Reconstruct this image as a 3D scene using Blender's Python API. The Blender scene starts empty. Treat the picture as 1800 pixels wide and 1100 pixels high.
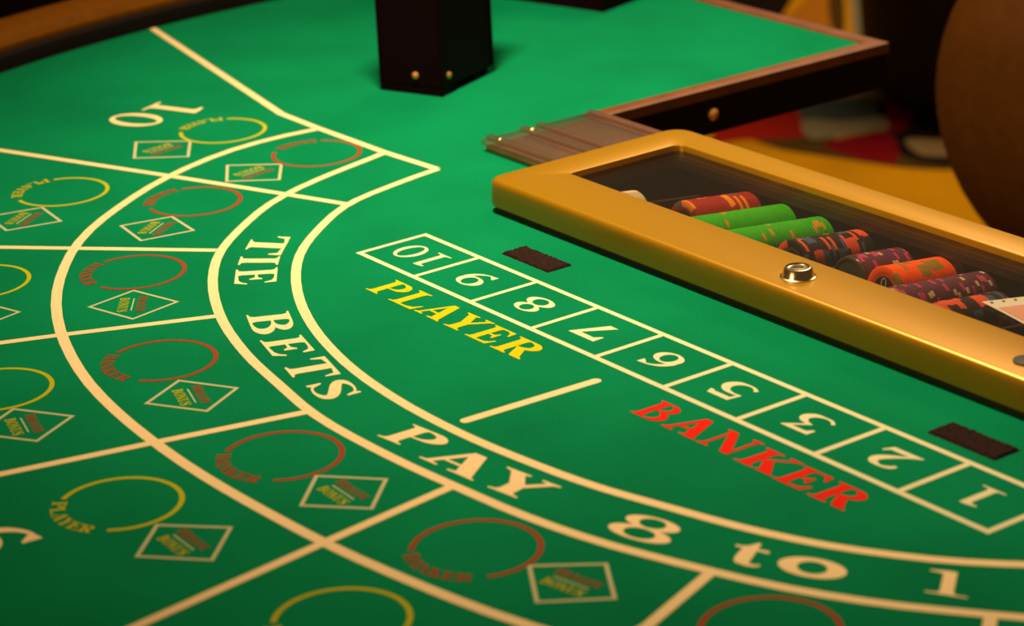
import bpy, bmesh, math, random
from mathutils import Vector, Matrix
from mathutils.geometry import tessellate_polygon

random.seed(7)
SC = bpy.context.scene
COL = SC.collection
TABLE_Z = 0.76                      # felt surface above the floor
CX, CY = 0.41, 1.96                 # centre of the layout arcs
AN = math.radians(-54.6)            # table turned about z
UX, UY = math.cos(AN), math.sin(AN)

def W(x, y, z=0.0):
    """table coordinates (x along the dealer side, y towards the dealer) to world"""
    return Vector((CX + x * UX - y * UY, CY + x * UY + y * UX, z))

# ---------------------------------------------------------------- camera
cam = bpy.data.cameras.new('camera')
cam.sensor_width = 36.0
cam.lens = 4503.2 / 1800 * 36.0
cam.clip_start = 0.05
camo = bpy.data.objects.new('camera', cam)
COL.objects.link(camo)
rt = Vector((0.99884242, -0.01703993, -0.04498295))
up = Vector((0.04810223, 0.35383389, 0.93407053))
fw = Vector((0.0, 0.93515305, -0.35424396))
M3 = Matrix((rt, up, -fw)).transposed().to_4x4()
M3.translation = Vector((0, 0, 1.46))
camo.matrix_world = M3
cam.dof.use_dof = True
cam.dof.focus_distance = 2.02
cam.dof.aperture_fstop = 6.6
SC.camera = camo

# ---------------------------------------------------------------- world, lights, exposure
SC.view_settings.view_transform = 'Standard'
SC.view_settings.look = 'None'
SC.view_settings.gamma = 1.0
SC.view_settings.use_curve_mapping = False
SC.view_settings.exposure = 0.42
wd = bpy.data.worlds.new('casino_room')
SC.world = wd
wd.use_nodes = True
wd.node_tree.nodes['Background'].inputs[0].default_value = (1.0, 0.62, 0.30, 1)
wd.node_tree.nodes['Background'].inputs[1].default_value = 0.05

def area(name, loc, target, sx, sy, power, col):
    l = bpy.data.lights.new(name, 'AREA')
    l.shape = 'RECTANGLE'; l.size = sx; l.size_y = sy; l.energy = power; l.color = col
    o = bpy.data.objects.new(name, l); COL.objects.link(o)
    o.location = loc
    d = Vector(target) - Vector(loc)
    o.rotation_euler = d.to_track_quat('-Z', 'Y').to_euler()
    return o
sl = bpy.data.lights.new('table_downlight', 'SPOT')
sl.energy = 98; sl.color = (1.0, 0.80, 0.52); sl.spot_size = math.radians(108); sl.spot_blend = 1.0; sl.shadow_soft_size = 0.07
slo = bpy.data.objects.new('table_downlight', sl); COL.objects.link(slo)
slo.location = W(-0.52, -0.22, TABLE_Z + 1.18)
slo.rotation_euler = (W(-0.32, 0.10, TABLE_Z) - slo.location).to_track_quat('-Z', 'Y').to_euler()
area('room_fill', (-2.6, -0.2, 1.75), (0.2, 1.8, 0.78), 1.2, 0.7, 26, (1.0, 0.60, 0.26))  # unseen warm fill, added to brighten the gold frame's front face
area('room_fill', (1.4, 5.0, 3.0), (1.2, 5.0, 0.0), 1.5, 1.5, 55, (1.0, 0.70, 0.38))

# ---------------------------------------------------------------- materials
def mat(name, col, rough=0.6, metal=0.0, spec=0.5, noise=None, bump=None, coat=0.0, sheen=0.0, trans=0.0, ior=1.45, alpha=1.0, nlo=0.8, nhi=1.15):
    m = bpy.data.materials.new(name); m.use_nodes = True
    nt = m.node_tree; b = nt.nodes['Principled BSDF']
    b.inputs['Base Color'].default_value = (*col, 1)
    b.inputs['Roughness'].default_value = rough
    b.inputs['Metallic'].default_value = metal
    b.inputs['Specular IOR Level'].default_value = spec
    b.inputs['Coat Weight'].default_value = coat
    b.inputs['Sheen Weight'].default_value = sheen
    b.inputs['Transmission Weight'].default_value = trans
    b.inputs['IOR'].default_value = ior
    b.inputs['Alpha'].default_value = alpha
    tc = nt.nodes.new('ShaderNodeTexCoord')
    if noise:
        fac = None
        for sc_, det, w in noise:
            n = nt.nodes.new('ShaderNodeTexNoise')
            n.inputs['Scale'].default_value = sc_; n.inputs['Detail'].default_value = det
            nt.links.new(tc.outputs['Object'], n.inputs['Vector'])
            r = nt.nodes.new('ShaderNodeMapRange')
            r.inputs['From Min'].default_value = 0.3; r.inputs['From Max'].default_value = 0.7
            r.inputs['To Min'].default_value = 1 - w; r.inputs['To Max'].default_value = 1 + w
            nt.links.new(n.outputs['Fac'], r.inputs['Value'])
            if fac is None: fac = r.outputs['Result']
            else:
                mm = nt.nodes.new('ShaderNodeMath'); mm.operation = 'MULTIPLY'
                nt.links.new(fac, mm.inputs[0]); nt.links.new(r.outputs['Result'], mm.inputs[1]); fac = mm.outputs[0]
        vm = nt.nodes.new('ShaderNodeVectorMath'); vm.operation = 'SCALE'
        vm.inputs[0].default_value = col
        nt.links.new(fac, vm.inputs['Scale'])
        nt.links.new(vm.outputs['Vector'], b.inputs['Base Color'])
    if bump:
        n = nt.nodes.new('ShaderNodeTexNoise'); n.inputs['Scale'].default_value = bump[0]; n.inputs['Detail'].default_value = 4
        nt.links.new(tc.outputs['Object'], n.inputs['Vector'])
        bp = nt.nodes.new('ShaderNodeBump'); bp.inputs['Strength'].default_value = bump[1]; bp.inputs['Distance'].default_value = bump[2]
        nt.links.new(n.outputs['Fac'], bp.inputs['Height']); nt.links.new(bp.outputs['Normal'], b.inputs['Normal'])
    return m

def clear(name, tint, rough, ior=1.5, haze=0.0):
    """thin clear sheet: light passes straight through, the surface reflects by Fresnel"""
    m = bpy.data.materials.new(name); m.use_nodes = True
    nt = m.node_tree; nt.nodes.clear()
    out = nt.nodes.new('ShaderNodeOutputMaterial'); mx = nt.nodes.new('ShaderNodeMixShader'); fr = nt.nodes.new('ShaderNodeFresnel')
    tr = nt.nodes.new('ShaderNodeBsdfTransparent'); gl = nt.nodes.new('ShaderNodeBsdfGlossy')
    fr.inputs['IOR'].default_value = ior; tr.inputs['Color'].default_value = (*tint, 1); gl.inputs['Roughness'].default_value = rough
    ge = nt.nodes.new('ShaderNodeNewGeometry'); mr = nt.nodes.new('ShaderNodeMapRange')
    mr.inputs['To Min'].default_value = ior; mr.inputs['To Max'].default_value = 1 / ior
    nt.links.new(ge.outputs['Backfacing'], mr.inputs['Value']); nt.links.new(mr.outputs[0], fr.inputs['IOR'])
    nt.links.new(fr.outputs[0], mx.inputs[0]); nt.links.new(gl.outputs[0], mx.inputs[2])
    if haze:
        df = nt.nodes.new('ShaderNodeBsdfDiffuse'); df.inputs['Color'].default_value = (0.8, 0.7, 0.6, 1)
        m2 = nt.nodes.new('ShaderNodeMixShader'); m2.inputs[0].default_value = haze
        nt.links.new(tr.outputs[0], m2.inputs[1]); nt.links.new(df.outputs[0], m2.inputs[2]); nt.links.new(m2.outputs[0], mx.inputs[1])
    else: nt.links.new(tr.outputs[0], mx.inputs[1])
    nt.links.new(mx.outputs[0], out.inputs['Surface'])
    return m
M = dict(
    felt=mat('green_felt', (0.0015, 0.178, 0.066), 0.95, spec=0.03, noise=[(750, 2, .16), (9, 5, .10), (2.2, 2, .06)], bump=(1200, .15, .0004)),
    cream=mat('cream_print', (0.86, 0.62, 0.32), 0.9, spec=0.1, noise=[(800, 2, .05)]),
    pale=mat('pale_print', (0.50, 0.46, 0.25), 0.9, spec=0.1, noise=[(800, 2, .08)]),
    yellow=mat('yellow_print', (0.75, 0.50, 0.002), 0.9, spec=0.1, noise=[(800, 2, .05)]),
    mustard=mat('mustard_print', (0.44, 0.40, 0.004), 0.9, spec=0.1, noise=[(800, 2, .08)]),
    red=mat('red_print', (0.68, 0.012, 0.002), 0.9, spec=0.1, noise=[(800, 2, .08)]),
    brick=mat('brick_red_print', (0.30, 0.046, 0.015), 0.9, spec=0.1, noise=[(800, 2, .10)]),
    gold=mat('gold_powder_coat', (0.42, 0.205, 0.001), 0.33, metal=0.42, spec=0.5, coat=0.12, noise=[(1500, 2, .06)], bump=(1600, .08, .0003)),
    glass=clear('clear_window', (0.97, 0.95, 0.92), 0.05, haze=0.004),
    acrylic=clear('clear_acrylic', (0.80, 0.66, 0.52), 0.14, haze=0.05),
    smoke=mat('smoky_brown_plastic', (0.20, 0.125, 0.05), 0.3, noise=[(30, 3, .35)]),
    brass=mat('polished_brass', (0.75, 0.34, 0.07), 0.35, metal=0.4),
    steel=mat('gold_tinted_nickel', (0.80, 0.64, 0.38), 0.22, metal=1.0),  # brassy tint stands in for reflections of the gold frame
    dark=mat('black_slot', (0.006, 0.004, 0.003), 0.5),
    black=mat('black_lacquer', (0.007, 0.0012, 0.0025), 0.5, spec=0.05),
    gasket=mat('dark_rubber', (0.010, 0.012, 0.006), 0.7),
    hook=mat('black_hook_tape', (0.028, 0.010, 0.007), 0.95, spec=0.15, noise=[(900, 3, .6)], bump=(1100, 1.0, .002)),
    tray=mat('dark_brown_tray_plastic', (0.045, 0.022, 0.007), 0.35),
    wood=mat('reddish_wood_trim', (0.15, 0.042, 0.012), 0.45, noise=[(40, 4, .2)]),
    apron=mat('dark_stained_apron', (0.007, 0.002, 0.002), 0.55, spec=0.15),
    chair_leather=mat('dark_brown_leather', (0.072, 0.022, 0.0015), 0.6, spec=0.12, noise=[(60, 4, .12)], bump=(260, .25, .001)),
    leather=mat('brown_leather', (0.165, 0.050, 0.0002), 0.65, spec=0.05, noise=[(60, 4, .12)], bump=(260, .25, .001)),
    vinyl=mat('black_vinyl', (0.006, 0.003, 0.002), 0.6, spec=0.15),
    card=mat('cream_card', (0.75, 0.68, 0.54), 0.6),
    salmon=mat('salmon_print', (0.72, 0.33, 0.20), 0.6),
    olive=mat('olive_print', (0.16, 0.15, 0.07), 0.6),
)

# ---------------------------------------------------------------- mesh helpers
def tag(o, label=None, cat=None, group=None, kind=None):
    if label: o['label'] = label
    if cat: o['category'] = cat
    if group: o['group'] = group
    if kind: o['kind'] = kind
    return o

def thing(name, label, cat, loc, rot=AN, group=None):
    o = bpy.data.objects.new(name, None); COL.objects.link(o)
    o.empty_display_size = 0.05
    o.location = loc; o.rotation_euler = (0, 0, rot)
    return tag(o, label, cat, group)

class MB:
    """collects geometry in table coordinates, then builds one mesh object"""
    def __init__(s): s.bm = bmesh.new(); s.mats = []; s.cur = 0
    def m(s, key):
        if key not in s.mats: s.mats.append(key)
        s.cur = s.mats.index(key); return s
    def face(s, vs, smooth=False):
        try:
            f = s.bm.faces.new(vs); f.material_index = s.cur; f.smooth = smooth; return f
        except ValueError: return None
    def poly(s, pts, z=None):
        vs = [s.bm.verts.new((p[0], p[1], p[2] if len(p) > 2 else z)) for p in pts]
        return s.face(vs)
    def fill(s, loops, z):
        """flat region with holes"""
        loops = [[Vector((p[0], p[1], 0)) for p in l] for l in loops]
        tris = tessellate_polygon(loops)
        allp = [p for l in loops for p in l]
        vs = [s.bm.verts.new((p.x, p.y, z)) for p in allp]
        for t in tris:
            f = s.face([vs[i] for i in t])
            if f:
                f.normal_update()
                if f.normal.z < 0: f.normal_flip()
        return vs
    def slab(s, loops, z0, z1):
        """solid with holes: top, bottom and the walls of every loop"""
        s.fill(loops, z1)
        s.fill(loops, z0)
        for l in loops:
            a = [s.bm.verts.new((p[0], p[1], z0)) for p in l]; b = [s.bm.verts.new((p[0], p[1], z1)) for p in l]
            for i in range(len(l)):
                j = (i + 1) % len(l); s.face([a[i], a[j], b[j], b[i]])
        bmesh.ops.remove_doubles(s.bm, verts=s.bm.verts, dist=1e-6)
        bmesh.ops.recalc_face_normals(s.bm, faces=s.bm.faces)
    def box(s, x0, x1, y0, y1, z0, z1, bev=0.0, seg=2, rot=None):
        r = bmesh.ops.create_cube(s.bm, size=1.0)
        vs = r['verts']
        for v in vs: v.co = Vector(((x0 + x1) / 2 + v.co.x * (x1 - x0), (y0 + y1) / 2 + v.co.y * (y1 - y0), (z0 + z1) / 2 + v.co.z * (z1 - z0)))
        if rot:
            c = Vector(((x0 + x1) / 2, (y0 + y1) / 2, (z0 + z1) / 2))
            for v in vs: v.co = c + rot @ (v.co - c)
        fs = {f for v in vs for f in v.link_faces}
        for f in fs: f.material_index = s.cur
        if bev:
            es = list({e for v in vs for e in v.link_edges})
            r = bmesh.ops.bevel(s.bm, geom=es, offset=bev, segments=seg, profile=0.5, affect='EDGES')
            for f in r['faces']: f.material_index = s.cur; f.smooth = True
    def loft(s, rings, close=True, cap0=False, cap1=False, smooth=True):
        R = [[s.bm.verts.new(p) for p in r] for r in rings]
        n = len(R[0])
        for a, b in zip(R, R[1:]):
            for i in range(n if close else n - 1):
                j = (i + 1) % n; s.face([a[i], a[j], b[j], b[i]], smooth)
        if cap0: s.face(R[0][::-1])
        if cap1: s.face(R[-1])
        return R
    def lathe(s, c, prof, n=40, cap=True, smooth=True, axis='z'):
        rings = []
        for r, z in prof:
            ring = []
            for i in range(n):
                t = 2 * math.pi * i / n
                if axis == 'z': ring.append((c[0] + r * math.cos(t), c[1] + r * math.sin(t), c[2] + z))
                elif axis == 'y': ring.append((c[0] + r * math.cos(t), c[1] + z, c[2] + r * math.sin(t)))
                else: ring.append((c[0] + z, c[1] + r * math.cos(t), c[2] + r * math.sin(t)))
            rings.append(ring)
        s.loft(rings, True, cap, cap, smooth)
    def build(s, name, parent=None, origin=(0, 0, 0), loc=None, rot=AN, sharp=35):
        bmesh.ops.recalc_face_normals(s.bm, faces=s.bm.faces) if len(s.bm.faces) < 60000 and getattr(s, 'recalc', True) else None
        o3 = Vector(origin)
        for v in s.bm.verts: v.co -= o3
        me = bpy.data.meshes.new(name); s.bm.to_mesh(me); s.bm.free()
        for k in s.mats: me.materials.append(M[k])
        me.set_sharp_from_angle(angle=math.radians(sharp))
        o = bpy.data.objects.new(name, me); COL.objects.link(o)
        if parent: o.parent = parent
        if loc is not None: o.location = loc; o.rotation_euler = (0, 0, rot)
        return o

def rrect(x0, x1, y0, y1, r, d=0.0, seg=6):
    """rounded rectangle, inset by d"""
    x0 += d; x1 -= d; y0 += d; y1 -= d; rr = r if isinstance(r, (list, tuple)) else (r,) * 4
    out = []
    for (cx, cy, sx, sy, a0, q) in ((x0, y0, 1, 1, 180, rr[0]), (x1, y0, -1, 1, 270, rr[1]), (x1, y1, -1, -1, 0, rr[2]), (x0, y1, 1, -1, 90, rr[3])):
        q = max(q - d, 0.0004)
        for i in range(seg + 1):
            t = math.radians(a0 + 90 * i / seg)
            out.append((cx + sx * q + q * math.cos(t), cy + sy * q + q * math.sin(t)))
    return out

# ---------------------------------------------------------------- print helpers (ink on the cloth)
INK = 0.00018
def strip(mb, pts, w, z, closed=False, w1=None, cap=False):
    """band of width w along a line, mitred; w may be a list"""
    n = len(pts); L = []; R = []
    for i, p in enumerate(pts):
        a = pts[(i - 1) % n] if (closed or i > 0) else p
        b = pts[(i + 1) % n] if (closed or i < n - 1) else p
        d1 = Vector((p[0] - a[0], p[1] - a[1])); d2 = Vector((b[0] - p[0], b[1] - p[1]))
        if d1.length < 1e-9: d1 = d2
        if d2.length < 1e-9: d2 = d1
        d1.normalize(); d2.normalize()
        t = (d1 + d2)
        t = d1 if t.length < 1e-6 else t.normalized()
        nn = Vector((-t.y, t.x)); c = max(0.45, nn.dot(Vector((-d1.y, d1.x))))
        ww = (w[i] if isinstance(w, (list, tuple)) else w) / 2 / c
        L.append((p[0] + nn.x * ww, p[1] + nn.y * ww)); R.append((p[0] - nn.x * ww, p[1] - nn.y * ww))
    vl = [mb.bm.verts.new((x, y, z)) for x, y in L]; vr = [mb.bm.verts.new((x, y, z)) for x, y in R]
    for i in range(n if closed else n - 1):
        j = (i + 1) % n; fc = mb.face([vr[i], vr[j], vl[j], vl[i]])
        if fc:
            fc.normal_update()
            if fc.normal.z < 0: fc.normal_flip()

def catmull(P, sub=6, closed=False):
    out = []; n = len(P)
    for i in range(n if closed else n - 1):
        g = lambda k: P[k % n] if closed else P[min(max(k, 0), n - 1)]
        a, b, c, d = g(i - 1), g(i), g(i + 1), g(i + 2)
        for s_ in range(sub):
            t = s_ / sub
            out.append(tuple(0.5 * (2 * b[k] + (c[k] - a[k]) * t + (2 * a[k] - 5 * b[k] + 4 * c[k] - d[k]) * t * t + (3 * b[k] - a[k] - 3 * c[k] + d[k]) * t ** 3) for k in range(len(b))))
    if not closed: out.append(tuple(P[-1]))
    return out

def stem(xc, w, sw=None, y0=0.0, y1=1.0, bot=True, top=True, h=0.045):
    sw = sw or w * 0.95
    pts = []
    if bot: pts += [(xc - sw, y0), (xc + sw, y0), (xc + sw, y0 + h), (xc + w / 2 + .03, y0 + h + .035), (xc + w / 2, y0 + .16)]
    else: pts += [(xc - w / 2, y0), (xc + w / 2, y0)]
    if top: pts += [(xc + w / 2, y1 - .16), (xc + w / 2 + .03, y1 - h - .035), (xc + sw, y1 - h), (xc + sw, y1), (xc - sw, y1), (xc - sw, y1 - h), (xc - w / 2 - .03, y1 - h - .035), (xc - w / 2, y1 - .16)]
    else: pts += [(xc + w / 2, y1), (xc - w / 2, y1)]
    if bot: pts += [(xc - w / 2, y0 + .16), (xc - w / 2 - .03, y0 + h + .035), (xc - sw, y0 + h)]
    return ('p', pts)

def ring(cx, cy, rx, ry, ws, wt, n=28, tilt=0.0):
    """closed bowl: outer and inner ellipse, ws wide at the sides, wt at top and bottom"""
    o = []; i_ = []
    for k in range(n):
        t = 2 * math.pi * k / n
        o.append((cx + rx * math.cos(t), cy + ry * math.sin(t)))
        t2 = t + tilt
        i_.append((cx + (rx - ws) * math.cos(t), cy + (ry - wt) * math.sin(t2)))
    return ('h', [o, i_])

BAR_T = [(0, 1), (1, 1), (1, .66), (.95, .66), (.88, .88), (.64, .92), (.36, .92), (.12, .88), (.05, .66), (0, .66)]
def rot180(parts):
    out = []
    for k, g in parts:
        if k == 'p': out.append((k, [(1 - x, 1 - y) for x, y in g]))
        elif k == 'h': out.append((k, [[(1 - x, 1 - y) for x, y in l] for l in g]))
        else: out.append((k, [(1 - x, 1 - y, w) for x, y, w in g]))
    return out
E_ARMS = [('p', [(.0, 0), (.90, 0), (1, .30), (.94, .32), (.86, .18), (.74, .10), (.40, .07), (.3, .05)]),
          ('p', [(.0, 1), (.92, 1), (.95, .72), (.89, .72), (.80, .88), (.66, .93), (.40, .94), (.3, .95)]),
          ('p', [(.38, .54), (.58, .55), (.66, .66), (.72, .66), (.72, .35), (.66, .35), (.58, .47), (.38, .475)])]
NINE = [ring(.50, .68, .44, .32, .22, .075),
        ('s', [(.82, .66, .20), (.83, .48, .19), (.74, .28, .15), (.56, .13, .09), (.36, .055, .06), (.20, .05, .05)]),
        ('p', [(.10, .0), (.16, .0), (.30, .03), (.34, .09), (.17, .22), (.11, .22)])]
G = {
    'T': [stem(.5, .27, .27, top=False, y1=.96), ('p', BAR_T)],
    'I': [stem(.5, .50, .5)],
    'E': [stem(.27, .25, .27, h=.04)] + E_ARMS,
    'L': [stem(.27, .25, .27, h=.04), ('p', [(.1, 0), (.92, 0), (1, .36), (.94, .36), (.84, .16), (.66, .09), (.38, .07)])],
    'P': [stem(.27, .26, .27, h=.04), ('s', [(.36, .965, .06), (.56, .955, .08), (.76, .89, .18), (.855, .73, .27), (.76, .57, .18), (.58, .495, .08), (.36, .485, .055)])],
    'B': [stem(.25, .24, .25, h=.04), ('s', [(.34, .965, .06), (.52, .955, .08), (.68, .88, .17), (.75, .76, .24), (.68, .63, .17), (.52, .555, .07), (.34, .545, .05)]),
          ('s', [(.34, .53, .05), (.55, .52, .08), (.76, .43, .19), (.85, .27, .27), (.76, .11, .18), (.56, .04, .08), (.34, .035, .06)])],
    'R': [stem(.25, .24, .25, h=.04), ('s', [(.34, .965, .06), (.52, .955, .08), (.70, .89, .17), (.78, .74, .24), (.70, .59, .16), (.52, .525, .08), (.34, .515, .05)]),
          ('p', [(.40, .52), (.64, .55), (.90, .10), (1, .05), (1, 0), (.66, 0), (.60, .08)])],
    'A': [('p', [(.40, 1), (.60, 1), (.93, .07), (1, .045), (1, 0), (.52, 0), (.52, .045), (.64, .08), (.40, .83)]),
          ('p', [(.40, 1), (.47, .88), (.20, .08), (.33, .045), (.33, 0), (0, 0), (0, .045), (.10, .08)]),
          ('p', [(.24, .37), (.60, .37), (.64, .29), (.21, .29)])],
    'Y': [stem(.5, .26, .27, y1=.5, top=False), ('p', [(0, 1), (.46, 1), (.46, .955), (.38, .92), (.63, .48), (.37, .44), (.12, .91), (0, .955)]),
          ('p', [(.66, 1), (1, 1), (1, .955), (.90, .91), (.62, .42), (.52, .46), (.78, .91), (.66, .955)])],
    'N': [stem(.17, .07, .15, top=False, y1=.95, h=.04), ('p', [(.02, 1), (.30, 1), (.88, .10), (.88, 0), (.66, 0), (.12, .92), (.02, .95)]), stem(.845, .07, .15, bot=False, y0=.0, h=.04)],
    'K': [stem(.25, .23, .25, h=.04), ('p', [(.34, .46), (.76, .90), (.66, .955), (.66, 1), (1, 1), (1, .955), (.86, .91), (.44, .46)]),
          ('p', [(.38, .50), (.54, .64), (.93, .09), (1, .045), (1, 0), (.55, 0), (.55, .045), (.62, .09)])],
    'S': [('s', [(.86, .78, .04), (.76, .91, .06), (.52, .965, .07), (.29, .90, .15), (.21, .77, .22), (.31, .64, .26), (.5, .53, .28), (.70, .40, .27), (.79, .26, .23), (.71, .11, .15), (.47, .035, .07), (.24, .08, .06), (.12, .24, .04)]),
          ('p', [(.84, 1), (.90, 1), (.92, .66), (.86, .66), (.78, .86)]), ('p', [(.06, 0), (.12, 0), (.22, .14), (.12, .36), (.06, .36)])],
    'D': [stem(.25, .22, .25, h=.04), ('s', [(.34, .965, .06), (.56, .95, .09), (.78, .82, .19), (.87, .5, .25), (.78, .18, .19), (.56, .05, .09), (.34, .035, .06)])],
    'G': [('s', [(.88, .76, .05), (.72, .93, .08), (.5, .96, .08), (.24, .84, .18), (.13, .5, .25), (.24, .16, .18), (.5, .04, .08), (.78, .08, .1)]), stem(.82, .22, .2, y1=.45)],
    'U': [stem(.22, .22, .22, bot=False, y0=.25), stem(.84, .1, .16, bot=False, y0=.25), ('s', [(.22, .3, .22), (.3, .1, .16), (.52, .04, .09), (.76, .1, .09), (.84, .3, .1)])],
    'O': [ring(.5, .5, .5, .5, .24, .075)],
    '0': [ring(.5, .5, .48, .5, .20, .075)],
    'o': [ring(.5, .5, .5, .5, .28, .19)],
    '1': [('p', [(.66, 1), (.66, .13), (.72, .06), (1, .045), (1, 0), (0, 0), (0, .045), (.28, .06), (.34, .13), (.34, .84), (.28, .88), (.02, .90), (.02, .945), (.42, 1)])],
    '2': [('s', [(.13, .74, .10), (.22, .88, .13), (.45, .955, .09), (.70, .87, .21), (.75, .70, .25), (.62, .50, .20), (.38, .27, .11), (.14, .08, .08)]),
          ('p', [(.0, 0), (.88, 0), (1, .28), (.94, .30), (.84, .17), (.16, .16), (.02, .05)])],
    '3': [('p', [(.12, 1), (.95, 1), (.95, .95), (.80, .86), (.28, .86), (.18, .72), (.11, .72)]), ('p', [(.78, .92), (.95, .97), (.56, .56), (.40, .52)]),
          ('s', [(.42, .545, .07), (.62, .51, .12), (.80, .40, .22), (.84, .26, .26), (.72, .10, .19), (.48, .035, .08), (.25, .06, .08), (.10, .18, .10)])],
    '5': [('p', [(.22, 1), (.90, 1), (.98, .80), (.90, .78), (.80, .83), (.30, .83), (.27, .66), (.20, .62), (.16, .58)]),
          ('s', [(.18, .60, .05), (.40, .635, .08), (.66, .59, .16), (.82, .45, .25), (.85, .30, .27), (.74, .12, .19), (.50, .035, .08), (.27, .06, .08), (.12, .17, .12)])],
    '7': [('p', [(.04, 1), (1, 1), (1, .94), (.56, 0), (.24, 0), (.74, .80), (.24, .81), (.12, .64), (.05, .64)])],
    '8': [ring(.50, .745, .42, .255, .22, .065), ring(.50, .275, .48, .275, .24, .075)],
    '9': NINE,
    '6': rot180(NINE),
    't': [('p', [(.18, .76), (.36, .82), (.56, 1), (.66, 1), (.62, .2), (.60, .10), (.30, .02), (.18, .12), (.16, .3), (.22, .66)]),
          ('p', [(.0, .76), (1.0, .76), (1.0, .66), (.0, .68)]), ('s', [(.40, .16, .30), (.55, .07, .15), (.78, .06, .10), (.95, .13, .07)])],
}
def glyph(mb, ch, fr, z=INK):
    """draw a glyph; fr = (origin, x axis end, y axis end) of its box"""
    o, bx, ty = (Vector((q[0], q[1])) for q in fr)
    ex = bx - o; ey = ty - o
    f = lambda x, y: (o.x + ex.x * x + ey.x * y, o.y + ex.y * x + ey.y * y)
    for q_, (k, g) in enumerate(G[ch]):
        z = z + .00004 if q_ else z
        if k == 'p': mb.fill([[f(*p) for p in g]], z)
        elif k == 'h': mb.fill([[f(*p) for p in l] for l in g], z)
        else:
            c = catmull([(x, y, w) for x, y, w in g], 6)
            n = len(c); Lp = []; Rp = []
            for i in range(n):
                a = c[max(i - 1, 0)]; b = c[min(i + 1, n - 1)]
                dx, dy = b[0] - a[0], b[1] - a[1]; d = math.hypot(dx, dy) or 1e-6
                nx, ny = -dy / d, dx / d; w = c[i][2] / 2
                # widths are given in fractions of the box width across and of its height along
                Lp.append(f(c[i][0] + nx * w, c[i][1] + ny * w)); Rp.append(f(c[i][0] - nx * w, c[i][1] - ny * w))
            vl = [mb.bm.verts.new((x, y, z)) for x, y in Lp]; vr = [mb.bm.verts.new((x, y, z)) for x, y in Rp]
            for i in range(n - 1):
                fc = mb.face([vr[i], vr[i + 1], vl[i + 1], vl[i]])
                if fc:
                    fc.normal_update()
                    if fc.normal.z < 0: fc.normal_flip()

def frame_at(cx, cy, w, h, ang):
    """box centred at cx, cy, up direction at angle ang"""
    ux, uy = math.cos(ang), math.sin(ang); rx, ry = uy, -ux
    o = (cx - rx * w / 2 - ux * h / 2, cy - ry * w / 2 - uy * h / 2)
    return (o, (o[0] + rx * w, o[1] + ry * w), (o[0] + ux * h, o[1] + uy * h))

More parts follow.
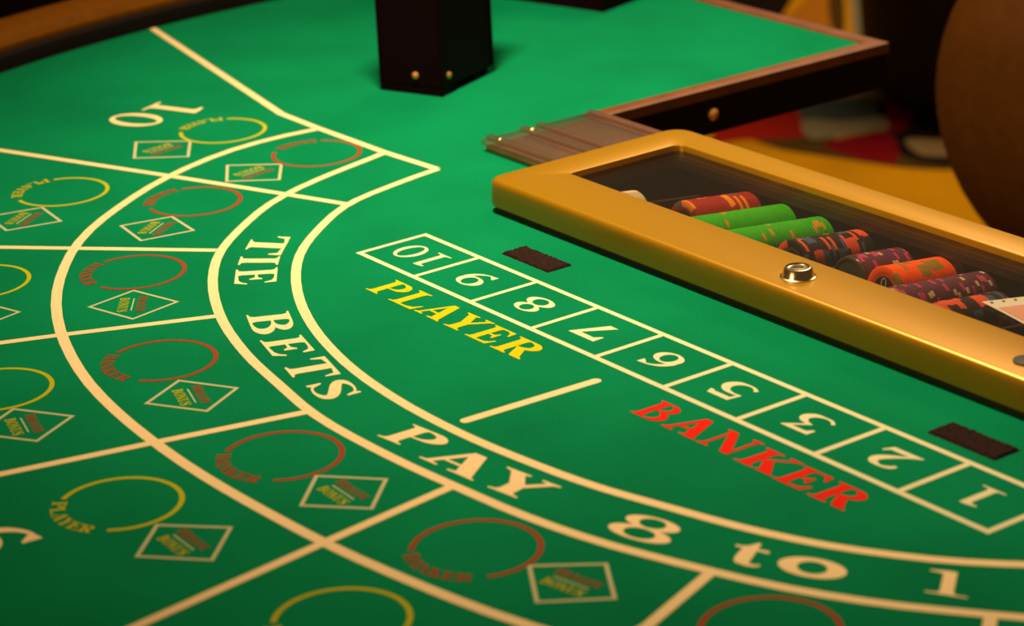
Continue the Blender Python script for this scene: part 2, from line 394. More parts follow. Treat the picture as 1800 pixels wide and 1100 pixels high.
# ---------------------------------------------------------------- measured layout of the printed cloth, metres in table coordinates
D = {'inner':[[-0.4899,-0.2302],[-0.4866,-0.2505],[-0.4825,-0.2709],[-0.4778,-0.2916],[-0.4727,-0.3125],[-0.4663,-0.333],[-0.4575,-0.3524],[-0.4463,-0.3703],[-0.4335,-0.387],[-0.4201,-0.4034],[-0.4063,-0.4193],[-0.3916,-0.4346],[-0.3759,-0.4488],[-0.3592,-0.4618],[-0.3417,-0.4737],[-0.3237,-0.4848],[-0.3053,-0.4951],[-0.2865,-0.5047],[-0.2674,-0.5135],[-0.2481,-0.5215],[-0.2285,-0.5288],[-0.2087,-0.5354],[-0.1888,-0.5412],[-0.1687,-0.5464],[-0.1486,-0.551],[-0.1283,-0.5548],[-0.108,-0.5579],[-0.0876,-0.5603],[-0.0672,-0.5621],[-0.0469,-0.5634],[-0.0265,-0.564],[-0.0062,-0.5641],[0.0142,-0.5637],[0.0344,-0.5627],[0.0547,-0.5611],[0.0749,-0.559],[0.095,-0.5566],[0.1152,-0.554],[0.1354,-0.5507],[0.1554,-0.5466],[0.1752,-0.5415],[0.1949,-0.5359],[0.2148,-0.5304],[0.2348,-0.5248],[0.2547,-0.5187],[0.2745,-0.5117],[0.294,-0.5038],[0.3131,-0.4949],[0.3316,-0.4847],[0.3496,-0.4736],[0.3672,-0.4618],[0.3839,-0.4488],[0.3997,-0.4347],[0.4149,-0.4199],[0.4293,-0.4044],[0.4431,-0.3884],[0.4556,-0.3714],[0.466,-0.3529],[0.4744,-0.3331],[0.4806,-0.3124],[0.4855,-0.2914],[0.49,-0.2707],[0.4941,-0.2503],[0.4981,-0.2302]],'middle':[[-0.5667,-0.2362],[-0.5601,-0.2586],[-0.5541,-0.2816],[-0.5478,-0.3048],[-0.5406,-0.328],[-0.5324,-0.351],[-0.5227,-0.3735],[-0.5112,-0.3952],[-0.4977,-0.4155],[-0.4827,-0.4348],[-0.4672,-0.4538],[-0.451,-0.4722],[-0.4338,-0.4897],[-0.415,-0.5056],[-0.395,-0.5198],[-0.3742,-0.5329],[-0.3528,-0.5449],[-0.331,-0.5558],[-0.3088,-0.5658],[-0.2863,-0.5749],[-0.2634,-0.5829],[-0.2404,-0.5899],[-0.2173,-0.5962],[-0.194,-0.6016],[-0.1706,-0.606],[-0.1473,-0.6101],[-0.1242,-0.6143],[-0.1011,-0.6184],[-0.0778,-0.6212],[-0.0544,-0.6227],[-0.031,-0.623],[-0.0076,-0.6227],[0.0156,-0.622],[0.0389,-0.6208],[0.0621,-0.619],[0.0852,-0.6169],[0.1085,-0.6148],[0.1318,-0.6126],[0.1552,-0.6094],[0.1785,-0.6054],[0.2017,-0.6005],[0.2246,-0.5945],[0.2473,-0.5872],[0.2698,-0.5794],[0.2925,-0.5713],[0.315,-0.5627],[0.3373,-0.553],[0.359,-0.5421],[0.3802,-0.5301],[0.4007,-0.5169],[0.4205,-0.5026],[0.4401,-0.4878],[0.4595,-0.4727],[0.4781,-0.4565],[0.495,-0.4386],[0.5093,-0.4185],[0.521,-0.3966],[0.5315,-0.3741],[0.5411,-0.3515],[0.5493,-0.3284],[0.5563,-0.3051],[0.5625,-0.2818],[0.5684,-0.2588],[0.5744,-0.2361]],'outer':[[-0.6775,-0.2425],[-0.6807,-0.2742],[-0.6804,-0.3056],[-0.6764,-0.3362],[-0.6687,-0.3657],[-0.6583,-0.3943],[-0.646,-0.4221],[-0.6316,-0.4489],[-0.6152,-0.4746],[-0.5977,-0.4996],[-0.5794,-0.5242],[-0.5595,-0.5475],[-0.5378,-0.5692],[-0.5145,-0.5891],[-0.4899,-0.6073],[-0.4646,-0.6245],[-0.4385,-0.6404],[-0.4117,-0.6548],[-0.3843,-0.6677],[-0.3563,-0.6793],[-0.328,-0.6896],[-0.2994,-0.6988],[-0.2707,-0.7069],[-0.2418,-0.7138],[-0.2127,-0.7193],[-0.1836,-0.7237],[-0.1545,-0.7272],[-0.1255,-0.7298],[-0.0965,-0.7317],[-0.0677,-0.733],[-0.039,-0.7334],[-0.0103,-0.7331],[0.0183,-0.7322],[0.0468,-0.7309],[0.0754,-0.7293],[0.1039,-0.7271],[0.1324,-0.7239],[0.1609,-0.7199],[0.1894,-0.7154],[0.218,-0.7103],[0.2465,-0.7042],[0.2747,-0.6967],[0.3027,-0.6879],[0.3303,-0.6778],[0.3575,-0.6664],[0.3844,-0.6543],[0.412,-0.6425],[0.4409,-0.6322],[0.4698,-0.6208],[0.4965,-0.6056],[0.5214,-0.5879],[0.5452,-0.5685],[0.5675,-0.5475],[0.5876,-0.5244],[0.606,-0.4999],[0.6237,-0.475],[0.6401,-0.4493],[0.6545,-0.4224],[0.6667,-0.3945],[0.6772,-0.3659],[0.6846,-0.3363],[0.6883,-0.3055],[0.6883,-0.274],[0.6854,-0.2425]],'lines':[[[-1.1581,-0.1604],[-0.7478,-0.2385],[-0.6784,-0.2388],[-0.5666,-0.2362],[-0.4904,-0.2304]],[[-0.8629,-0.5101],[-0.6463,-0.4197],[-0.5227,-0.3699],[-0.4618,-0.346]],[[-0.5877,-0.6402],[-0.5245,-0.5793],[-0.4359,-0.4937]],[[-0.371,-0.7425],[-0.3477,-0.6842],[-0.299,-0.5724]],[[-0.1404,-0.8515],[-0.1131,-0.7306],[-0.0867,-0.6206]],[[0.1264,-0.9089],[0.1213,-0.872],[0.1002,-0.7273],[0.085,-0.6174]],[[0.3278,-0.6838],[0.3204,-0.6451],[0.2915,-0.5705]],[[0.4715,-0.5244],[0.4497,-0.4979],[0.4388,-0.4847]]],'bar':[[0.0017,-0.5479],[0.0061,-0.4366]],'grid_near':[[-0.3461,-0.4098],[0.3633,-0.4127]],'grid':[-0.3461,0.3633,-0.4089,-0.3426],'tie':[['T',[[-0.447,-0.4508],[-0.4128,-0.4817],[-0.4209,-0.4297]]],['I',[[-0.4075,-0.4868],[-0.3913,-0.4992],[-0.3846,-0.4622]]],['E',[[-0.3821,-0.5063],[-0.3506,-0.5269],[-0.3633,-0.4778]]],['B',[[-0.2849,-0.5548],[-0.2416,-0.5731],[-0.2704,-0.5251]]],['E',[[-0.2305,-0.5753],[-0.1924,-0.5856],[-0.2191,-0.5454]]],['T',[[-0.1787,-0.5882],[-0.1407,-0.5982],[-0.1689,-0.5559]]],['S',[[-0.1306,-0.5974],[-0.0933,-0.6054],[-0.125,-0.5667]]],['P',[[-0.0185,-0.6088],[0.0251,-0.6038],[-0.0174,-0.5788]]],['A',[[0.0316,-0.6083],[0.0868,-0.6033],[0.0303,-0.5773]]],['Y',[[0.0898,-0.6033],[0.1397,-0.5961],[0.0848,-0.5727]]],['8',[[0.2014,-0.5865],[0.2479,-0.5734],[0.1909,-0.5546]]],['t',[[0.2872,-0.5565],[0.3086,-0.5478],[0.2696,-0.53]]],['o',[[0.3163,-0.5439],[0.3552,-0.5237],[0.3014,-0.5227]]],['1',[[0.3951,-0.4952],[0.4177,-0.4827],[0.3753,-0.471]]]],'player':[['P',[[-0.2703,-0.4529],[-0.2403,-0.453],[-0.2705,-0.423]]],['L',[[-0.2377,-0.4531],[-0.2044,-0.453],[-0.2373,-0.4228]]],['A',[[-0.2034,-0.452],[-0.1707,-0.4524],[-0.2025,-0.4222]]],['Y',[[-0.1705,-0.4527],[-0.1368,-0.4519],[-0.1696,-0.4233]]],['E',[[-0.134,-0.453],[-0.1055,-0.4528],[-0.1334,-0.4235]]],['R',[[-0.1014,-0.4533],[-0.0648,-0.4527],[-0.1013,-0.424]]]],'banker':[['B',[[0.0658,-0.4536],[0.0947,-0.4535],[0.0666,-0.4242]]],['A',[[0.099,-0.4529],[0.1338,-0.4526],[0.099,-0.4229]]],['N',[[0.1353,-0.4527],[0.1714,-0.4514],[0.1358,-0.4231]]],['K',[[0.1751,-0.4533],[0.2121,-0.4532],[0.1765,-0.4245]]],['E',[[0.214,-0.4541],[0.2436,-0.4537],[0.2154,-0.4256]]],['R',[[0.2482,-0.4546],[0.2822,-0.4542],[0.2489,-0.4256]]]],'circ':{'ya':[[-0.7386,-0.3099],[144.1,-126.1]],'ra':[[-0.61,-0.2842],[141.8,-138.5]],'rb':[[-0.5646,-0.4407],[167.3,-102.4]],'yb':[[-0.6748,-0.5151],[164.3,-96.9]],'rc':[[-0.4358,-0.5705],[-169.4,-71.9]],'rd':[[-0.2463,-0.651],[-154.7,-53.3]],'re':[[-0.0336,-0.6757],[-141.2,-40.3]],'ye':[[-0.0397,-0.7969],[-140.9,-40.1]],'rf':[[0.1707,-0.6603],[-126.6,-25.6]],'yf':[[0.1956,-0.7758],None],'yc':[[-0.5048,-0.6776],None],'yd':[[-0.2795,-0.7706],None],'rg':[[0.3708,-0.5947],None]},'diam':{'rc':[[-0.3968,-0.5931],[-0.3492,-0.5799],[-0.3395,-0.625],[-0.3877,-0.6376]],'rd':[[-0.2016,-0.6615],[-0.1598,-0.6371],[-0.1372,-0.6752],[-0.1795,-0.7007]],'yd':[[-0.2362,-0.7779],[-0.1948,-0.752],[-0.1716,-0.7915],[-0.2119,-0.8172]],'re':[[0.0107,-0.6766],[0.0465,-0.6447],[0.0782,-0.6771],[0.0434,-0.7089]],'ye':[[0.0062,-0.7948],[0.0414,-0.7608],[0.0744,-0.7937],[0.0381,-0.8267]],'rf':[[0.2124,-0.6501],[0.2415,-0.6134],[0.2809,-0.6378],[0.2539,-0.6754]],'ya':[[-0.7306,-0.3508],[-0.6878,-0.3775],[-0.72,-0.417],[-0.7651,-0.3906]],'ra':[[-0.6046,-0.3261],[-0.5656,-0.3524],[-0.5951,-0.39],[-0.637,-0.3647]],'rb':[[-0.5411,-0.4771],[-0.4951,-0.4818],[-0.503,-0.5283],[-0.5504,-0.522]],'yb':[[-0.6465,-0.5497],[-0.5994,-0.5551],[-0.61,-0.6019],[-0.6569,-0.5973]],'yc':[[-0.4649,-0.6996],[-0.4165,-0.685],[-0.4058,-0.7283],[-0.4549,-0.7425]]},'velcro':[[[-0.2639,-0.3237],[-0.2627,-0.298],[-0.1978,-0.3],[-0.199,-0.3256]],[[0.2319,-0.3272],[0.2358,-0.3014],[0.2877,-0.3063],[0.2887,-0.3298]]]}
D_FLOOR = [('carpet_red',0.001,[[0.399,4.73],[0.461,4.915],[0.603,5.014],[0.619,4.949],[0.599,4.792],[0.564,4.729],[0.466,4.734]]),('carpet_teal',0.0012,[[0.613,5.054],[0.7,5.082],[0.768,5.027],[0.741,4.807],[0.661,4.794],[0.59,4.833]]),('carpet_grey',0.0014,[[0.591,4.845],[0.665,4.824],[0.744,4.842],[0.745,4.764],[0.675,4.737],[0.59,4.721]]),('carpet_black',0.0009,[[0.596,5.188],[0.724,5.256],[0.981,5.209],[0.9,4.647],[0.853,4.511],[0.756,4.562],[0.737,4.712],[0.774,5.026],[0.598,5.006]]),('carpet_crimson',0.0012,[[0.756,4.945],[0.82,4.951],[0.822,4.893],[0.776,4.751],[0.745,4.764]]),('carpet_crimson',0.0012,[[0.613,4.687],[0.696,4.734],[0.747,4.733],[0.73,4.545],[0.672,4.568],[0.623,4.634]]),('carpet_olive',0.0008,[[0.479,4.755],[0.599,4.742],[0.762,4.597],[0.877,4.525],[0.869,4.481],[0.748,4.507],[0.622,4.591],[0.524,4.665]]),('carpet_tan',0.0013,[[0.768,4.684],[0.829,4.674],[0.911,4.646],[0.895,4.561],[0.811,4.567],[0.775,4.595]]),('carpet_tan',0.0013,[[0.677,4.992],[0.722,5.069],[0.797,5.099],[0.881,5.041],[0.892,4.972],[0.825,4.983],[0.733,4.983]]),('carpet_black',0.0008,[[0.421,6.042],[0.709,6.041],[0.657,5.714],[0.584,5.522],[0.515,5.586],[0.4,5.765]]),('carpet_orange',0.0009,[[0.676,5.711],[0.761,5.914],[0.799,5.795],[0.744,5.491],[0.761,5.342],[0.647,5.412],[0.633,5.614]]),('carpet_olive',0.0011,[[0.792,5.965],[0.814,5.904],[0.769,5.537],[0.744,5.491],[0.749,5.643]]),('carpet_grey',0.0011,[[0.841,5.955],[0.874,5.949],[0.818,5.477],[0.779,5.387],[0.792,5.583]]),('carpet_black',0.0008,[[-1.916,6.718],[-1.23,6.773],[-0.696,6.59],[-0.542,5.086],[-1.006,4.923],[-1.547,5.258]])]

# ================================================================ setting
fl = MB().m('carpet_gold')
def carpet(name, col): M[name] = mat('carpet_' + name, col, 0.95, spec=0.05, noise=[(120, 3, .12), (6, 3, .10)])
carpet('carpet_gold', (0.56, 0.26, 0.003)); carpet('carpet_red', (0.30, 0.012, 0.006)); carpet('carpet_crimson', (0.17, 0.004, 0.008))
carpet('carpet_teal', (0.055, 0.075, 0.068)); carpet('carpet_grey', (0.22, 0.19, 0.11)); carpet('carpet_black', (0.012, 0.007, 0.006))
carpet('carpet_orange', (0.42, 0.15, 0.01)); carpet('carpet_tan', (0.26, 0.17, 0.075)); carpet('carpet_olive', (0.07, 0.04, 0.008))
fl.bm.free(); fl = MB().m('carpet_gold')
FX0, FX1, FY0, FY1 = -4.0, 5.0, -1.5, 9.0
fl.box(FX0, FX1, FY0, FY1, -0.05, 0.0)
for key, z, pts in D_FLOOR:
    c = catmull(pts, 5, True)
    fl.m(key); fl.fill([[(x, y) for x, y in c]], z)
fl.recalc = False
floor = fl.build('floor')
tag(floor, 'patterned casino carpet, gold with red, teal and grey swooshes', kind='structure')

# ================================================================ the gaming table
TX0, TX1 = -0.511, 0.519            # ends of the dealer cut-out
NY = -0.013                         # table edge behind the chip tray
RY = 0.357                          # dealer edge of the two wings
table = thing('gaming_table', 'baccarat table with green printed felt and brown leather rail', 'gaming table', W(0, 0, 0))
TRX0, TRX1, TRY0, TRY1 = -0.352, 0.362, -0.252, -0.060   # opening for the chip tray
def outline(rad, ry, ny, tx0, tx1):
    """half-moon with a cut-out on the dealer side"""
    xe = math.sqrt(rad * rad - ry * ry)
    a0 = math.atan2(ry, -xe); a1 = math.atan2(ry, xe) + 2 * math.pi
    arc = [(rad * math.cos(a0 + (a1 - a0) * i / 96), rad * math.sin(a0 + (a1 - a0) * i / 96)) for i in range(97)]
    return arc + [(tx1, ry), (tx1, ny), (tx0, ny), (tx0, ry)]
hole = [(TRX0, TRY0), (TRX1, TRY0), (TRX1, TRY1), (TRX0, TRY1)]
Z = TABLE_Z
b = MB().m('felt'); b.slab([outline(1.160, RY - .019, NY - .019, TX0 - .019, TX1 + .019), hole], Z - 0.004, Z)
felt = b.build('felt', table)
b = MB().m('apron'); b.slab([outline(1.150, RY - .002, NY - .002, TX0 - .002, TX1 + .002), hole], Z - 0.046, Z - 0.0041)
b.build('table_body', table)
# wooden trim: a band along the dealer side
b = MB().m('wood')
path = outline(1.157, RY - .0095, NY - .0095, TX0 - .0095, TX1 + .0095)[96:]
path = [path[0]] + path[1:] + [(-path[0][0], path[0][1])]
prof = [(-.0095, -.009), (-.0095, .0012), (-.008, .0022), (.008, .0022), (.0095, .0012), (.0095, -.009)]
rings = []
for i, p in enumerate(path):
    a = path[max(i - 1, 0)]; c = path[min(i + 1, len(path) - 1)]
    d1 = Vector((p[0] - a[0], p[1] - a[1])); d2 = Vector((c[0] - p[0], c[1] - p[1]))
    if d1.length < 1e-9: d1 = d2
    if d2.length < 1e-9: d2 = d1
    d1.normalize(); d2.normalize(); t = (d1 + d2).normalized(); nn = Vector((-t.y, t.x)); k = 1 / max(.4, nn.dot(Vector((-d1.y, d1.x))))
    rings.append([(p[0] - nn.x * o * k, p[1] - nn.y * o * k, Z + h) for o, h in prof])
b.loft(rings, True, True, True, smooth=False)
b.build('edge_trim', table)
# rail: black inner lip, padded leather top
def sweep(b, prof, a0, a1, n=110):
    b.loft([[((r) * math.cos(a), (r) * math.sin(a), Z + h) for r, h in prof] for a in [a0 + (a1 - a0) * i / n for i in range(n + 1)]], True, True, True)
RA0 = math.radians(180 - 18.2); RA1 = math.radians(360 + 18.2)
b = MB().m('vinyl'); sweep(b, [(1.158, -.030), (1.158, .012), (1.160, .0165), (1.166, .019), (1.20, .019), (1.20, -.030)], RA0, RA1); b.build('rail_lip', table)
b = MB().m('leather')
pr = [(1.166, .0185), (1.1655, .024), (1.170, .031), (1.179, .0365), (1.192, .040), (1.208, .040), (1.224, .036), (1.240, .027), (1.252, .013), (1.256, -.004), (1.250, -.024), (1.236, -.034), (1.205, -.034), (1.205, .0185)]
sweep(b, pr, RA0, RA1); b.build('armrest', table)
# pedestal
b = MB().m('apron'); b.lathe((0, -.35, 0), [(.30, 0), (.30, .03), (.26, .05), (.13, .10), (.11, .35), (.13, .62), (.24, .70), (.24, Z - .046)], 40); b.build('pedestal', table)
# chrome screw on the apron
b = MB().m('brass'); b.lathe((TX0 - .002, .118, Z - .026), [(.0065, 0), (.0065, .0015), (.0045, .0032), (.001, .004)], 20, axis='x'); b.build('apron_screw', table)

# ---- printing on the cloth
ZP = Z + INK
def ink(name, key, fn, label=None, parent=felt):
    b = MB().m(key); fn(b); b.recalc = False
    o = b.build(name, parent)
    if label: o['label'] = label
    return o
LW = 0.0082
ink('curved_line', 'cream', lambda b: strip(b, D['inner'], LW, ZP), 'innermost curved cream line')
ink('curved_line', 'cream', lambda b: strip(b, D['middle'], LW, ZP), 'middle curved cream line')
ink('curved_line', 'cream', lambda b: strip(b, D['outer'], LW * 1.05, ZP), 'outermost curved cream line')
for l in D['lines']:
    ink('seat_line', 'cream', lambda b: strip(b, l, LW * .97, ZP + .00002))
def bar(b):
    (x0, y0), (x1, y1) = D['bar']; w = .0042; a = math.atan2(y1 - y0, x1 - x0); pts = []
    for cx, cy, s in ((x0, y0, math.pi / 2), (x1, y1, -math.pi / 2)):
        for i in range(11): t = a + s + math.pi * i / 10; pts.append((cx + w * math.cos(t), cy + w * math.sin(t)))
    b.fill([pts], ZP)
ink('divider_bar', 'cream', bar, 'short cream bar between the two words')
gx0, gx1, gy0, gy1 = D['grid']
cw = (gx1 - gx0) / 9
def grid(b):
    w = .0050
    b.m('gridline')
    strip(b, [(gx0, gy0), (gx1, gy0), (gx1, gy1), (gx0, gy1)], w, ZP, closed=True)
    for i in range(1, 9): strip(b, [(gx0 + cw * i, gy0), (gx0 + cw * i, gy1)], w, ZP + .00002)
M['gridline'] = mat('thin_cream_print', (0.70, 0.62, 0.36), 0.9, spec=0.1, noise=[(800, 2, .05)])
ink('number_grid', 'gridline', grid)
for i, s in enumerate(['10', '9', '8', '7', '6', '5', '3', '2', '1']):
    cx = gx0 + cw * (i + .5); cy = (gy0 + gy1) / 2
    def num(b, s=s, cx=cx, cy=cy):
        if s == '10':
            glyph(b, '1', frame_at(cx + .0155, cy, .0185, .031, -math.pi / 2), ZP)
            glyph(b, '0', frame_at(cx - .0125, cy, .027, .031, -math.pi / 2), ZP)
        else: glyph(b, s, frame_at(cx, cy, .020 if s == '1' else .0315, .0295, -math.pi / 2), ZP)
    ink('box_number', 'gridline', num, 'printed number %s' % s)
for key, w, i0, i1, lb_ in (('cream', 'tie', 0, 3, 'cream word TIE'), ('cream', 'tie', 3, 7, 'cream word BETS'), ('cream', 'tie', 7, 10, 'cream word PAY'), ('cream', 'tie', 10, 11, 'cream number 8 after PAY'),
                     ('cream', 'tie', 11, 13, 'cream word to'), ('cream', 'tie', 13, 14, 'cream number 1 after to'), ('yellow', 'player', 0, 6, 'yellow word PLAYER'), ('red', 'banker', 0, 6, 'red word BANKER')):
    def let(b, w=w, i0=i0, i1=i1):
        for ch, fr in D[w][i0:i1]: glyph(b, ch, fr, ZP)
    ink('printed_word', key, let, lb_)
def ten(b):
    glyph(b, '1', frame_at(-.8405, -.3070, .030, .058, math.radians(24)), ZP)
    glyph(b, '0', frame_at(-.8335, -.3535, .043, .058, math.radians(24)), ZP)
ink('seat_number', 'cream', ten, 'large seat number 10')
ink('seat_number', 'cream', lambda b: glyph(b, '6', frame_at(-.0455, -.889, .044, .060, math.radians(87)), ZP), 'large seat number 6')

GAP = {'yc': (-168, -71), 'yd': (-154, -53), 'yf': (-126, -25), 'rg': (-110, -9)}
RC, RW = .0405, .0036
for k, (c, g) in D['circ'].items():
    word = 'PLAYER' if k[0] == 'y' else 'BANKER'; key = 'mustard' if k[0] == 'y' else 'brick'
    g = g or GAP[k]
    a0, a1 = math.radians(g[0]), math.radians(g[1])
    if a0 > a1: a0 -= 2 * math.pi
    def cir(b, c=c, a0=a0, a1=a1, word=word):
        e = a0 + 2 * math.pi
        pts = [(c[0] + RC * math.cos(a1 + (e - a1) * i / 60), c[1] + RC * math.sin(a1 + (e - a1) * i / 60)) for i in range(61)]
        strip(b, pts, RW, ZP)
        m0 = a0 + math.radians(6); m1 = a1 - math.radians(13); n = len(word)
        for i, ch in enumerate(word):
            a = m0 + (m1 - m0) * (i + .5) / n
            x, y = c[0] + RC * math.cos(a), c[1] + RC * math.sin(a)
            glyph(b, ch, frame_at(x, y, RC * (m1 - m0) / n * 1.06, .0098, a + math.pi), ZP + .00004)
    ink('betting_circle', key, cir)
for k, q in D['diam'].items():
    def dia(b, q=q):
        strip(b, q, .0027, ZP, closed=True)
    d = ink('bonus_diamond', 'pale', dia)
    S0, In, En, Ou = (Vector(p) for p in q)
    c = (S0 + In + En + Ou) / 4; up_ = (In - Ou).normalized(); rd = Vector((up_.y, -up_.x)); ua = math.atan2(up_.y, up_.x)
    def word(b, w, dist, width, h):
        n = len(w)
        for i, ch in enumerate(w):
            p = c + up_ * dist + rd * (width * ((i + .5) / n - .5))
            glyph(b, ch, frame_at(p.x, p.y, width / n * .94, h, ua), ZP)
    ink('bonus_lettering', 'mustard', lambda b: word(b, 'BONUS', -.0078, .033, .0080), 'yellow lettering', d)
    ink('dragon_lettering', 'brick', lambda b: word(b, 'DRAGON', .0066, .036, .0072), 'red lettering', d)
    ink('underline', 'pale', lambda b: strip(b, [c - rd * .014 + up_ * -.0005, c + rd * .014 + up_ * -.0005], .0011, ZP), None, d)

# hook tape patches
for i, q in enumerate(D['velcro']):
    cx = sum(p[0] for p in q) / 4; cy = sum(p[1] for p in q) / 4
    sx = (abs(q[2][0] - q[0][0])) ; L_ = .0625; H_ = .0245
    b = MB().m('hook')
    n1, n2 = 40, 16; R = []
    for j in range(n2 + 1):
        row = []
        for k in range(n1 + 1):
            ex = k in (0, n1) or j in (0, n2)
            row.append((cx - L_ / 2 + L_ * k / n1 + random.uniform(-.0004, .0004), cy - H_ / 2 + H_ * j / n2 + random.uniform(-.0004, .0004), Z + (.0002 if ex else .0012 + random.uniform(0, .0012))))
        R.append(row)
    b.loft(R, False, False, False, smooth=False)
    b.build('hook_tape', felt)['label'] = 'black fuzzy hook tape patch %s' % ('above the 9' if i == 0 else 'above the 1')

# ================================================================ chip tray with locking lid
TC = (0.005, -0.15)
tray = thing('chip_tray', 'gold framed locking chip tray with clear window, set in the table', 'chip tray', W(TC[0], TC[1], Z - .075))
TO = (TC[0], TC[1], Z - .075)
LX0, LX1, LY0, LY1 = -.366, .376, -.2665, -.0475
ZT = .0293
b = MB().m('gold')
IX0, IX1, IY0, IY1 = -.322, .332, -.2060, -.0845
rings = []
ro = (.016, .016, .022, .022); ri = (.0025, .0025, .010, .010)
seg = 8
rings.append([(x, y, Z + .0045) for x, y in rrect(LX0, LX1, LY0, LY1, ro, .0020, seg)])
rings.append([(x, y, Z + .0060) for x, y in rrect(LX0, LX1, LY0, LY1, ro, .0005, seg)])
rings.append([(x, y, Z + .0080) for x, y in rrect(LX0, LX1, LY0, LY1, ro, 0, seg)])
BV = .0055
for i in range(7):
    t = math.pi / 2 * i / 6
    rings.append([(x, y, Z + ZT - BV + BV * math.sin(t)) for x, y in rrect(LX0, LX1, LY0, LY1, ro, .0008 + BV * (1 - math.cos(t)), seg)])
for d, z in ((-.0012, ZT), (-.0003, ZT - .0003), (0, ZT - .0012), (0, ZT - .0056)):
    rings.append([(x, y, Z + z) for x, y in rrect(IX0, IX1, IY0, IY1, ri, d, seg)])
b.loft(rings, True)
b.m('tray'); b.loft([rings[-1], [(x, y, Z + .0075) for x, y in rrect(IX0, IX1, IY0, IY1, ri, 0, seg)], rings[0]], True)  # shade on the frame's lower inner wall, painted with the dark material
bmesh.ops.remove_doubles(b.bm, verts=b.bm.verts, dist=1e-6)
b.build('lid_frame', tray, TO, sharp=50)
b = MB().m('glass'); b.box(IX0 + .0002, IX1 - .0002, IY0 + .0002, IY1 - .0002, Z + .0216, Z + .0236); b.build('lid_window', tray, TO)['label'] = 'clear window of the lid'
b = MB().m('gasket'); o_ = rrect(LX0, LX1, LY0, LY1, .016, .004); i_ = rrect(TRX0 + .004, TRX1 - .004, TRY0 + .004, TRY1 - .004, .002, 0)
b.slab([o_, i_], Z + .0003, Z + .0044); b.build('tray_rim', tray, TO)
# tray body: sloping channels
PIT, CH0, CHZ, SL = .04604, -.2283, -.008, -.118
CR = .0195
b = MB().m('tray'); R = []
X_ = []
for k in range(-2, 13):
    xc = CH0 + k * PIT
    for i in range(13):
        t = math.pi * i / 12
        X_.append((xc - (CR + .0012) * math.cos(t), CHZ - (CR + .0012) * math.sin(t)))
X_ = [(x, z) for x, z in X_ if TRX0 + .006 < x < TRX1 - .006]
X_ = [(TRX0 + .003, CHZ)] + X_ + [(TRX1 - .003, CHZ)]
ys = [TRY0 + .003 + (TRY1 - TRY0 - .006) * j / 8 for j in range(9)]
for y in ys: R.append([(x, y, Z + z + SL * (y + .13)) for x, z in X_])
b.loft(R, False)
# walls
wl = rrect(TRX0 + .003, TRX1 - .003, TRY0 + .003, TRY1 - .003, .0005, 0, 1)
b.loft([[(x, y, Z + .004) for x, y in wl], [(x, y, Z - .055) for x, y in wl]], True, smooth=False)
wl2 = rrect(TRX0 + .0008, TRX1 - .0008, TRY0 + .0008, TRY1 - .0008, .0005, 0, 1)
b.loft([[(x, y, Z + .004) for x, y in wl], [(x, y, Z + .004) for x, y in wl2], [(x, y, Z - .060) for x, y in wl2]], True, False, True, smooth=False)
b.build('tray_body', tray, TO)
# lock
def lock(x, y):
    b = MB().m('steel')
    z0 = Z + ZT
    b.lathe((x, y, z0), [(.0140, 0), (.0140, .0006), (.0125, .0012), (.0118, .0030), (.0108, .0068), (.0100, .0078), (.0088, .0080), (.0082, .0070), (.0066, .0066), (.0060, .0074), (.0002, .0076)], 48)
    o = b.build('lock', tray, TO)
    o['label'] = 'chrome cam lock on the gold frame'
    b = MB().m('dark'); b.box(x - .0040, x + .0040, y - .0008, y + .0008, z0 + .0070, z0 + .0079, rot=Matrix.Rotation(.9, 3, 'Z'))
    b.build('key_slot', o)
    return o
lk = lock(.0035, -.2385)
for c_ in lk.children:
    for v in c_.data.vertices: v.co -= Vector(TO)
b = MB().m('dark'); b.lathe((.236, -.239, Z + ZT - .0002), [(.0095, 0), (.0095, .0012), (.007, .0016)], 30); b.build('finger_recess', tray, TO)['label'] = 'dark round recess at the right of the frame'

# ================================================================ chips
CT = .0033
def chip_mesh(name, base, spots, inlay, band=None, nseg=48):
    """spots: list of (start segment, length, material, full depth)"""
    bm = bmesh.new(); keys = [base, inlay] + [s_[2] for s_ in spots] + ([band] if band else [])
    mats = []
    for k in keys:
        if k not in mats: mats.append(k)
    def mi(i, default):
        for s0, ln, kk in spots:
            if (i - s0) % nseg < ln: return mats.index(kk)
        return mats.index(default)
    prof = [(CR - .0004, -CT / 2 + .00003), (CR, -CT / 2 + .0005), (CR, CT / 2 - .0005), (CR - .0004, CT / 2 - .00003)]
    faces_r = [(CR - .0004, 0), (.0135, 1), (.0112, 2)]
    rings = [[bm.verts.new((r * math.cos(2 * math.pi * i / nseg), y, r * math.sin(2 * math.pi * i / nseg))) for i in range(nseg)] for r, y in prof]
    for a, b_ in zip(rings, rings[1:]):
        for i in range(nseg):
            f = bm.faces.new([a[i], b_[i], b_[(i + 1) % nseg], a[(i + 1) % nseg]]); f.material_index = mi(i, base); f.smooth = True
    for sgn, rg in ((-1, rings[0]), (1, rings[-1])):
        y = sgn * (CT / 2 - .00003)
        prev = rg
        for r, kk in ((.0138, base), (.0112, band or base)):
            cur = [bm.verts.new((r * math.cos(2 * math.pi * i / nseg), y, r * math.sin(2 * math.pi * i / nseg))) for i in range(nseg)]
            for i in range(nseg):
                f = bm.faces.new([prev[i], prev[(i + 1) % nseg], cur[(i + 1) % nseg], cur[i]])
                f.material_index = mi(i, base) if kk == base and r > .012 else mats.index(kk)
            prev = cur
        f = bm.faces.new(prev); f.material_index = mats.index(inlay)
    bmesh.ops.recalc_face_normals(bm, faces=bm.faces)
    me = bpy.data.meshes.new(name); bm.to_mesh(me); bm.free()
    for k in mats: me.materials.append(M[k])
    me.set_sharp_from_angle(angle=math.radians(50))
    return me
